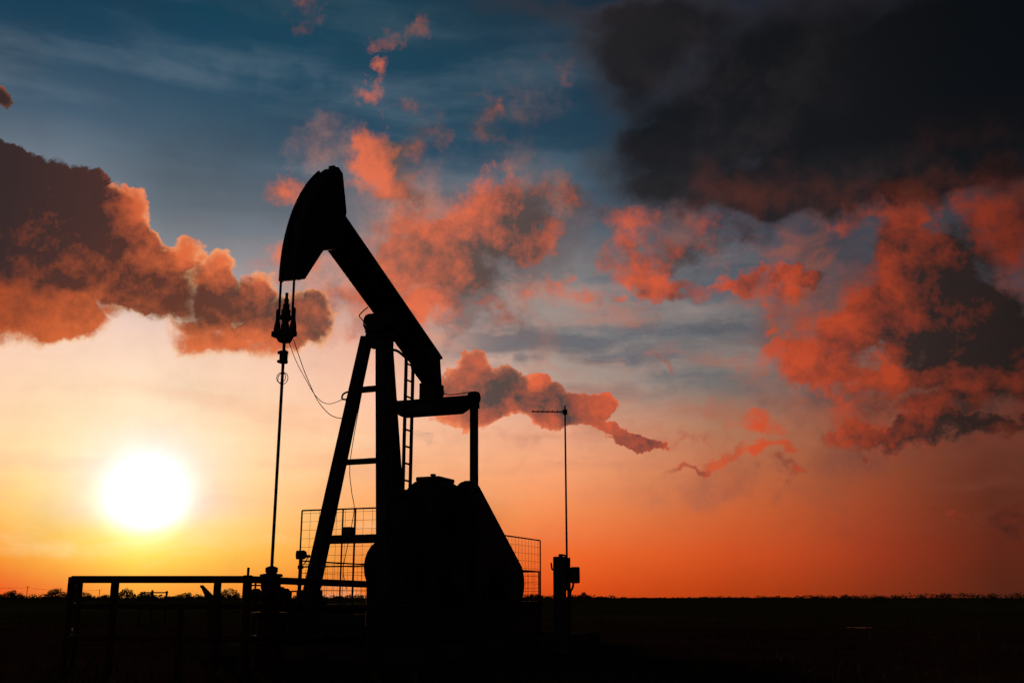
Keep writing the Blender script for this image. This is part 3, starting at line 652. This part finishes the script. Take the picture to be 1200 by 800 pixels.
# wire mesh guards round the crank pit
def mesh_panel(root, a, b_, z0, z1, mid=None, posts=(0, 1), dx_=.17, dz_=.14, wr=.0028):
    """a, b_: pump-frame (x, y) ends; frame and wire mesh are parts"""
    a, b_ = Vector((*a, 0)), Vector((*b_, 0)); L = (b_ - a).length; d = (b_ - a) / L
    def q(u, z): return a + d*u + Vector((0, 0, z - .22))
    f = MB(); f.tube([q(0, z1), q(L, z1)], .013, 8)
    f.tube([q(0, z0), q(L, z0)], .018, 8)
    for k in posts: f.tube([q(L*k, .22), q(L*k, z1)], .014, 8)
    if mid: f.tube([q(0, mid), q(L, mid)], .012, 8)
    f.build('panel_frame', RUST, root)
    m = MB(); n = int(L/dx_)
    for i in range(1, n+1): m.tube([q(i*dx_, z0), q(i*dx_, z1)], wr, 5, False)
    for i in range(1, int((z1-z0)/dz_)+1): m.tube([q(0, z0+i*dz_), q(L, z0+i*dz_)], wr, 5, False)
    m.build('wire_mesh', GALV, root)
gl = thing('wire_guard', (PX, PY, .22), 'wire mesh guard behind the leaning left leg, with tall front panel', 'mesh guard', HEAD, 'wire mesh guards around the pump')
ca = hitp(354, 600, -1.40)
mesh_panel(gl, (ca.x, -1.40), (ca.x, .34), .60, 2.33, 1.40, (0, .46, 1))
mesh_panel(gl, (ca.x-.03, -1.40), (-5.2, -1.40), .60, 1.50, None, (0, .33, .66, 1))
gr = thing('wire_guard', (PX, PY, .22), 'wire mesh guard beyond the sloping belt cover, at the rear of the pump', 'mesh guard', HEAD, 'wire mesh guards around the pump')
cb = hitp(633, 633, 1.25); zt = cb.z
mesh_panel(gr, (-1.7, 1.25), (cb.x, 1.25), .60, zt, zt-.60, (0, 1))
mesh_panel(gr, (cb.x, 1.22), (cb.x, -1.40), .60, zt-.60, None, (0, .5, 1), .12, .12)

# ------------------------------------------------------------------ pipe fence in front of the well
pf = thing('pipe_fence', (gx(82,13), 13.0, 0), 'rusty three-rail pipe fence across the lower left in front of the wellhead', 'fence')
base_x = gx(82, 13.0)
A = Vector((base_x, 13.0)); Cc = Vector((gx(289, 13.0), 13.0)); Dd = Vector((gx(434, 14.25), 14.25)); Bk = Vector((gx(92.5, 14.1), 14.1)); Bk2 = Vector((gx(89, 17.5), 17.5))
def L3(p, z): return (p.x - base_x, p.y - 13.0, z)
ZT = 1.12
def post(p, ztop, r): MB().tube([L3(p, 0), L3(p, ztop)], r, 12).build('post', RUST, pf)
post(A, ZT+.03, .042)
post(Vector((gx(133.5,13.06),13.06)), ZT-.02, .050); post(Vector((gx(254,13.06),13.06)), ZT-.02, .048)
post(Vector((gx(213,13.06),13.06)), .80, .045); post(Cc, ZT+.05, .058); post(Dd, 1.10, .055); post(Bk, ZT-.02, .036); post(Bk2, ZT-.02, .036)
MB().tube([L3(Cc, ZT+.05), L3(Cc, 1.265)], .016, 8).build('post_cap_stub', RUST, pf)
for z, r in ((ZT, .044), (.80, .030), (.42, .030)):
    MB().tube([L3(A, z), L3(Cc, z)], r, 12).build('rail', RUST, pf)
    MB().tube([L3(Cc, z), L3(Dd, z*.96)], r, 12).build('rail', RUST, pf)
    MB().tube([L3(A, z-.003), L3(Bk, z-.003), L3(Bk2, z-.003)], r*.9, 12).build('rail', RUST, pf)

# slanted old pipe end behind the fence
Y = 18; p0, p1 = at(236.5, 686, Y), at(250, 704, Y)
sp = thing('slanted_pipe', (p1.x, Y, 0), 'short capped pipe leaning left behind the fence, below the low sun', 'pipe')
MB().tube([(.10,0,0),(0,0,p1.z)], .13, 12).build('pipe_socket', RUST, sp)
MB().tube([(.02,0,p1.z-.05),(p0.x-p1.x,0,p0.z)], .09, 12, True, .025).build('pipe_end', RUST, sp)
MB().lathe([(.03,p0.z-.03),(.03,p0.z+.01)], (p0.x-p1.x,0,0), 'z', 12).build('end_cap', RUST, sp)

# low gate far off
Y = 42
fg = thing('cattle_gate', (gx(180,Y), Y, 0), 'small low post and rail gate far off behind the pipe fence', 'gate')
for px, ty, w in ((165,693,.07),(178,691,.09),(195,692,.08)):
    MB().tube([(gx(px,Y)-gx(180,Y),0,0),(gx(px,Y)-gx(180,Y),0,at(px,ty,Y).z)], w/2, 10).build('post', WOOD, fg)
for z in (1.10, .80, .5): MB().tube([(gx(165,Y)-gx(180,Y),.05,z),(gx(196,Y)-gx(180,Y),.05,z)], .025, 8).build('rail', WOOD, fg)

# ------------------------------------------------------------------ antenna mast and control cabinet
Y = 18.0; X = gx(665.5, Y)
cbn = thing('control_cabinet', (gx(656.5, Y), Y, 0), 'tall narrow control cabinet standing left of the antenna mast', 'cabinet')
h = at(656, 652, Y).z
b = MB().box(-.112, .100, -.12, .12, .06, h); b.build('cabinet_body', BOXM, cbn, .008)
MB().box(-.10, .09, -.14, -.122, .12, h-.06).build('door', BOXM, cbn, .005)
b = MB().box(-.02, .05, -.04, .04, h, h+.045); b.build('cable_entry', BOXM, cbn)
MB().tube(spline([(-.112,0,h-.22),(-.135,0,h-.20),(-.15,0,h-.10)]), .014, 8).build('handle_lever', IRON, cbn)
MB().box(-.13, .12, -.14, .14, 0, .06).build('plinth', CONC, cbn)
MB().tube(spline([(.03,0,h+.03),(.08,0,h+.025),(.115,0,h-.0)]), .016, 8).build('conduit', IRON, cbn)
am = thing('antenna_mast', (X, Y, 0), 'thin tall mast with a small side-pointing antenna and a box on its post', 'antenna')
hp = at(666, 653, Y).z
MB().tube([(.02,0,0),(.02,0,hp)], .030, 12).build('support_post', WOOD, am)
zt_ = at(664, 476, Y).z; xm = at(664, 476, Y).x - X
MB().tube([(-.012,-.045,hp-.55),(-.012,-.045,2.6),(-.012,-.045,zt_)], .019, 8, True, .014).build('mast', GALV, am)
zb = at(664, 483, Y).z; xb = -.012
bm_ = MB().tube([(xb,-.045,zb),(xb-.595,-.02,zb+.012)], .012, 8).build('boom', GALV, am)
for k, hw in enumerate((.17,.15,.14,.135,.13,.125,.12)):
    x = xb-.055-.085*k; MB().tube([(x,-.045-hw,zb+.006),(x,-.045+hw,zb+.006)], .006, 6).build('element', GALV, bm_)
MB().lathe([(.028,zb-.05),(.04,zb-.04),(.04,zb+.035),(.028,zb+.045)], (xb,-.045,0), 'z', 10).build('boom_clamp', IRON, am)
z1, z2 = at(673, 664, Y).z, at(673, 683, Y).z
MB().box(.052, .205, -.09, .09, z2, z1).build('meter_box', BOXM, am, .02)
MB().tube(spline([(.10,0,z2),(.08,0,z2-.08),(.045,0,z2-.16),(.04,0,z2-.4)]), .018, 8).build('conduit', IRON, am)

# ------------------------------------------------------------------ distant poles, wire, trees
for px, ty, lab in ((31, 686, 'thin utility pole far off at the left edge, the left one of two'), (116, 690, 'thin utility pole far off seen between the fence posts, the right one of two')):
    Y = 620; z = at(px, ty, Y).z
    up_ = thing('utility_pole', (gx(px,Y), Y, 0), lab, 'utility pole', 0, 'utility poles on the far plain')
    MB().tube([(0,0,0),(0,0,z)], .22, 8, True, .15).build('pole', WOOD, up_); MB().bar((-.9,0,z-.5),(.9,0,z-.5), .12, .14).build('crossarm', WOOD, up_)
pw = MB(); p31 = Vector((gx(31,620),620,at(31,688,620).z)); p116 = Vector((gx(116,620),620,at(116,691,620).z))
pw.tube(sag(p31, p116, 1.0), .05, 5); pw.tube(sag(p31 + (p31-p116), p31, 1.0), .05, 5)
tag(pw.build('power_line', CABLE), 'faint overhead wire strung between the two far utility poles', 'wire')

def leaf_cloud(mb, c, rx, ry, rz, n, s, rnd):
    for _ in range(n):
        while True:
            v = Vector((rnd.uniform(-1,1), rnd.uniform(-1,1), rnd.uniform(-1,1)))
            if v.length < 1: break
        p = Vector((c[0]+v.x*rx, c[1]+v.y*ry, c[2]+v.z*rz))
        d = Vector((rnd.gauss(0,1), rnd.gauss(0,1), rnd.gauss(0,1))).normalized(); e = d.orthogonal().normalized(); f = d.cross(e)
        k = s*rnd.uniform(.5,1.3)
        mb.add([p+e*k, p+f*k*.7, p-e*k, p-f*k*.7], [(0,1,2,3)])
def tree(px, topy, halfw, Y, label, nclump=7, squat=False):
    rnd = random.Random(int(px*10)); X = gx(px, Y); h = at(px, topy, Y).z; w = halfw*Y/F
    o = thing('tree', (X, Y, 0), label, 'tree', 0, 'trees along the far horizon')
    b = MB(); b.tube([(0,0,0),(.1*w,0,h*.35),(.05*w,0,h*.7)], .05*h, 7, True, .02*h)
    for k in range(4):
        a = rnd.uniform(0, 6.28); b.tube([(.08*w,0,h*.32),(.55*w*math.cos(a),.5*w*math.sin(a),h*.66)], .022*h, 5, True, .008*h)
    b.build('trunk', BARK, o)
    m = MB()
    for k in range(nclump):
        u = (k + .5)/nclump*2 - 1; u += rnd.uniform(-.12,.12)
        top = h*(1 - .42*abs(u)**1.6)*rnd.uniform(.84,1.0)
        r = rnd.uniform(.26,.40)*min(w, h*.75)
        leaf_cloud(m, (u*w*.82, rnd.uniform(-.4,.4)*w, top - r*.8), r*1.15, r*1.15, r*.85, 110, .10*r+.06, rnd)
        leaf_cloud(m, (u*w*.8, rnd.uniform(-.3,.3)*w, top*(.45 if squat else .6)), r*1.1, r, top*.36, 110, .12*r+.06, rnd)
    m.build('crown', LEAF, o)
tree(13, 689.5, 16, 330, 'round bushy tree at the left edge of the horizon', 8, True)
tree(66, 688, 17, 300, 'broad dark tree just left of the fence corner', 9, True)
tree(97, 692, 12, 320, 'lower tree seen between the first two fence posts', 6, True)
tree(123, 695, 6, 330, 'small bush left of the thick second fence post', 4, True)
tree(147, 688, 11, 300, 'tall-crowned tree just right of the thick second fence post', 6)
tree(172, 691.5, 14, 310, 'dark tree standing behind the far low gate', 8, True)
tree(219, 693, 22, 310, 'long low tree mound right of the far low gate', 11, True)
tree(268, 688, 16, 290, 'uneven clumped tree between the leaning pipe and the tall fence post', 8, True)
tree(309, 690, 12, 300, 'tree directly behind the wellhead', 6, True)
tree(684, 693, 8, 280, 'small leaning tree right of the control cabinet', 6)
tree(672, 697.5, 6, 300, 'low bush at the foot of the antenna mast', 4, True)
tree(702, 698, 5, 320, 'tiny round bush, rightmost beyond the antenna mast', 4, True)
tree(627, 693.5, 11, 300, 'low tree seen through the rear mesh guard', 6, True)

wd = MB(); rnd = random.Random(3)
for px, top, Y in [(x, 697.4 - .5*math.sin(x*.05), 420) for x in range(-120, 720, 4)] + [(x, 700.2 - 6.2*max(0,(x-740)/460.)**1.2 + (.9*math.sin(x*.11)+.9*math.sin(x*.043+1)+.6*math.sin(x*.31))*max(0,(x-740)/460.), 520) for x in range(704, 1330, 4)]:
    h = max(.7, at(px, top, Y).z + rnd.uniform(-.5,.6)); X = gx(px, Y)
    leaf_cloud(wd, (X, Y+rnd.uniform(-8,8), h*.5), 2.4, 4, h*.5, 60, .34, rnd)
tag(wd.build('distant_woodland', LEAF), 'low dark line of woods along the far horizon', 'woods', kind='stuff')

# ------------------------------------------------------------------ grass and a puddle
gr_ = MB(); rnd = random.Random(11)
for _ in range(9000):
    Y = 9.5 + 34*rnd.random()**1.5; X = rnd.uniform(-.62, .62)*Y
    q = FXI @ Vector((X, Y, 0))
    if -6.3 < q.x < 2.0 and -2.0 < q.y < 2.0: continue
    dens = math.sin(X*.9+1.3)*math.sin(Y*.7+X*.3) + .6*math.sin(X*2.3-Y*1.7)
    if dens < rnd.uniform(-.9, .9): continue
    hgt = rnd.uniform(.05, .20); a = rnd.uniform(0, 6.28); lx, ly = rnd.gauss(0,.06), rnd.gauss(0,.06); wv_ = rnd.uniform(.008,.018)
    gr_.add([(X-wv_*math.cos(a),Y-wv_*math.sin(a),0),(X+wv_*math.cos(a),Y+wv_*math.sin(a),0),(X+lx,Y+ly,hgt)], [(0,1,2)])
tag(gr_.build('grass', GRASS), 'sparse dry grass tufts over the dark ground', 'grass', kind='stuff')
Y = 33; pd = MB(); X0 = gx(1006, Y); ring = []
for k in range(28):
    a = 2*math.pi*k/28; rr = 1 + .25*math.sin(3*a+.5) + .15*math.sin(5*a); ring.append((X0 +   .34*rr*math.cos(a), Y + .5*rr*math.sin(a), .004))
pd.add(ring, [tuple(range(28))]); tag(pd.build('puddle', water_mat()), None, None, kind='structure')
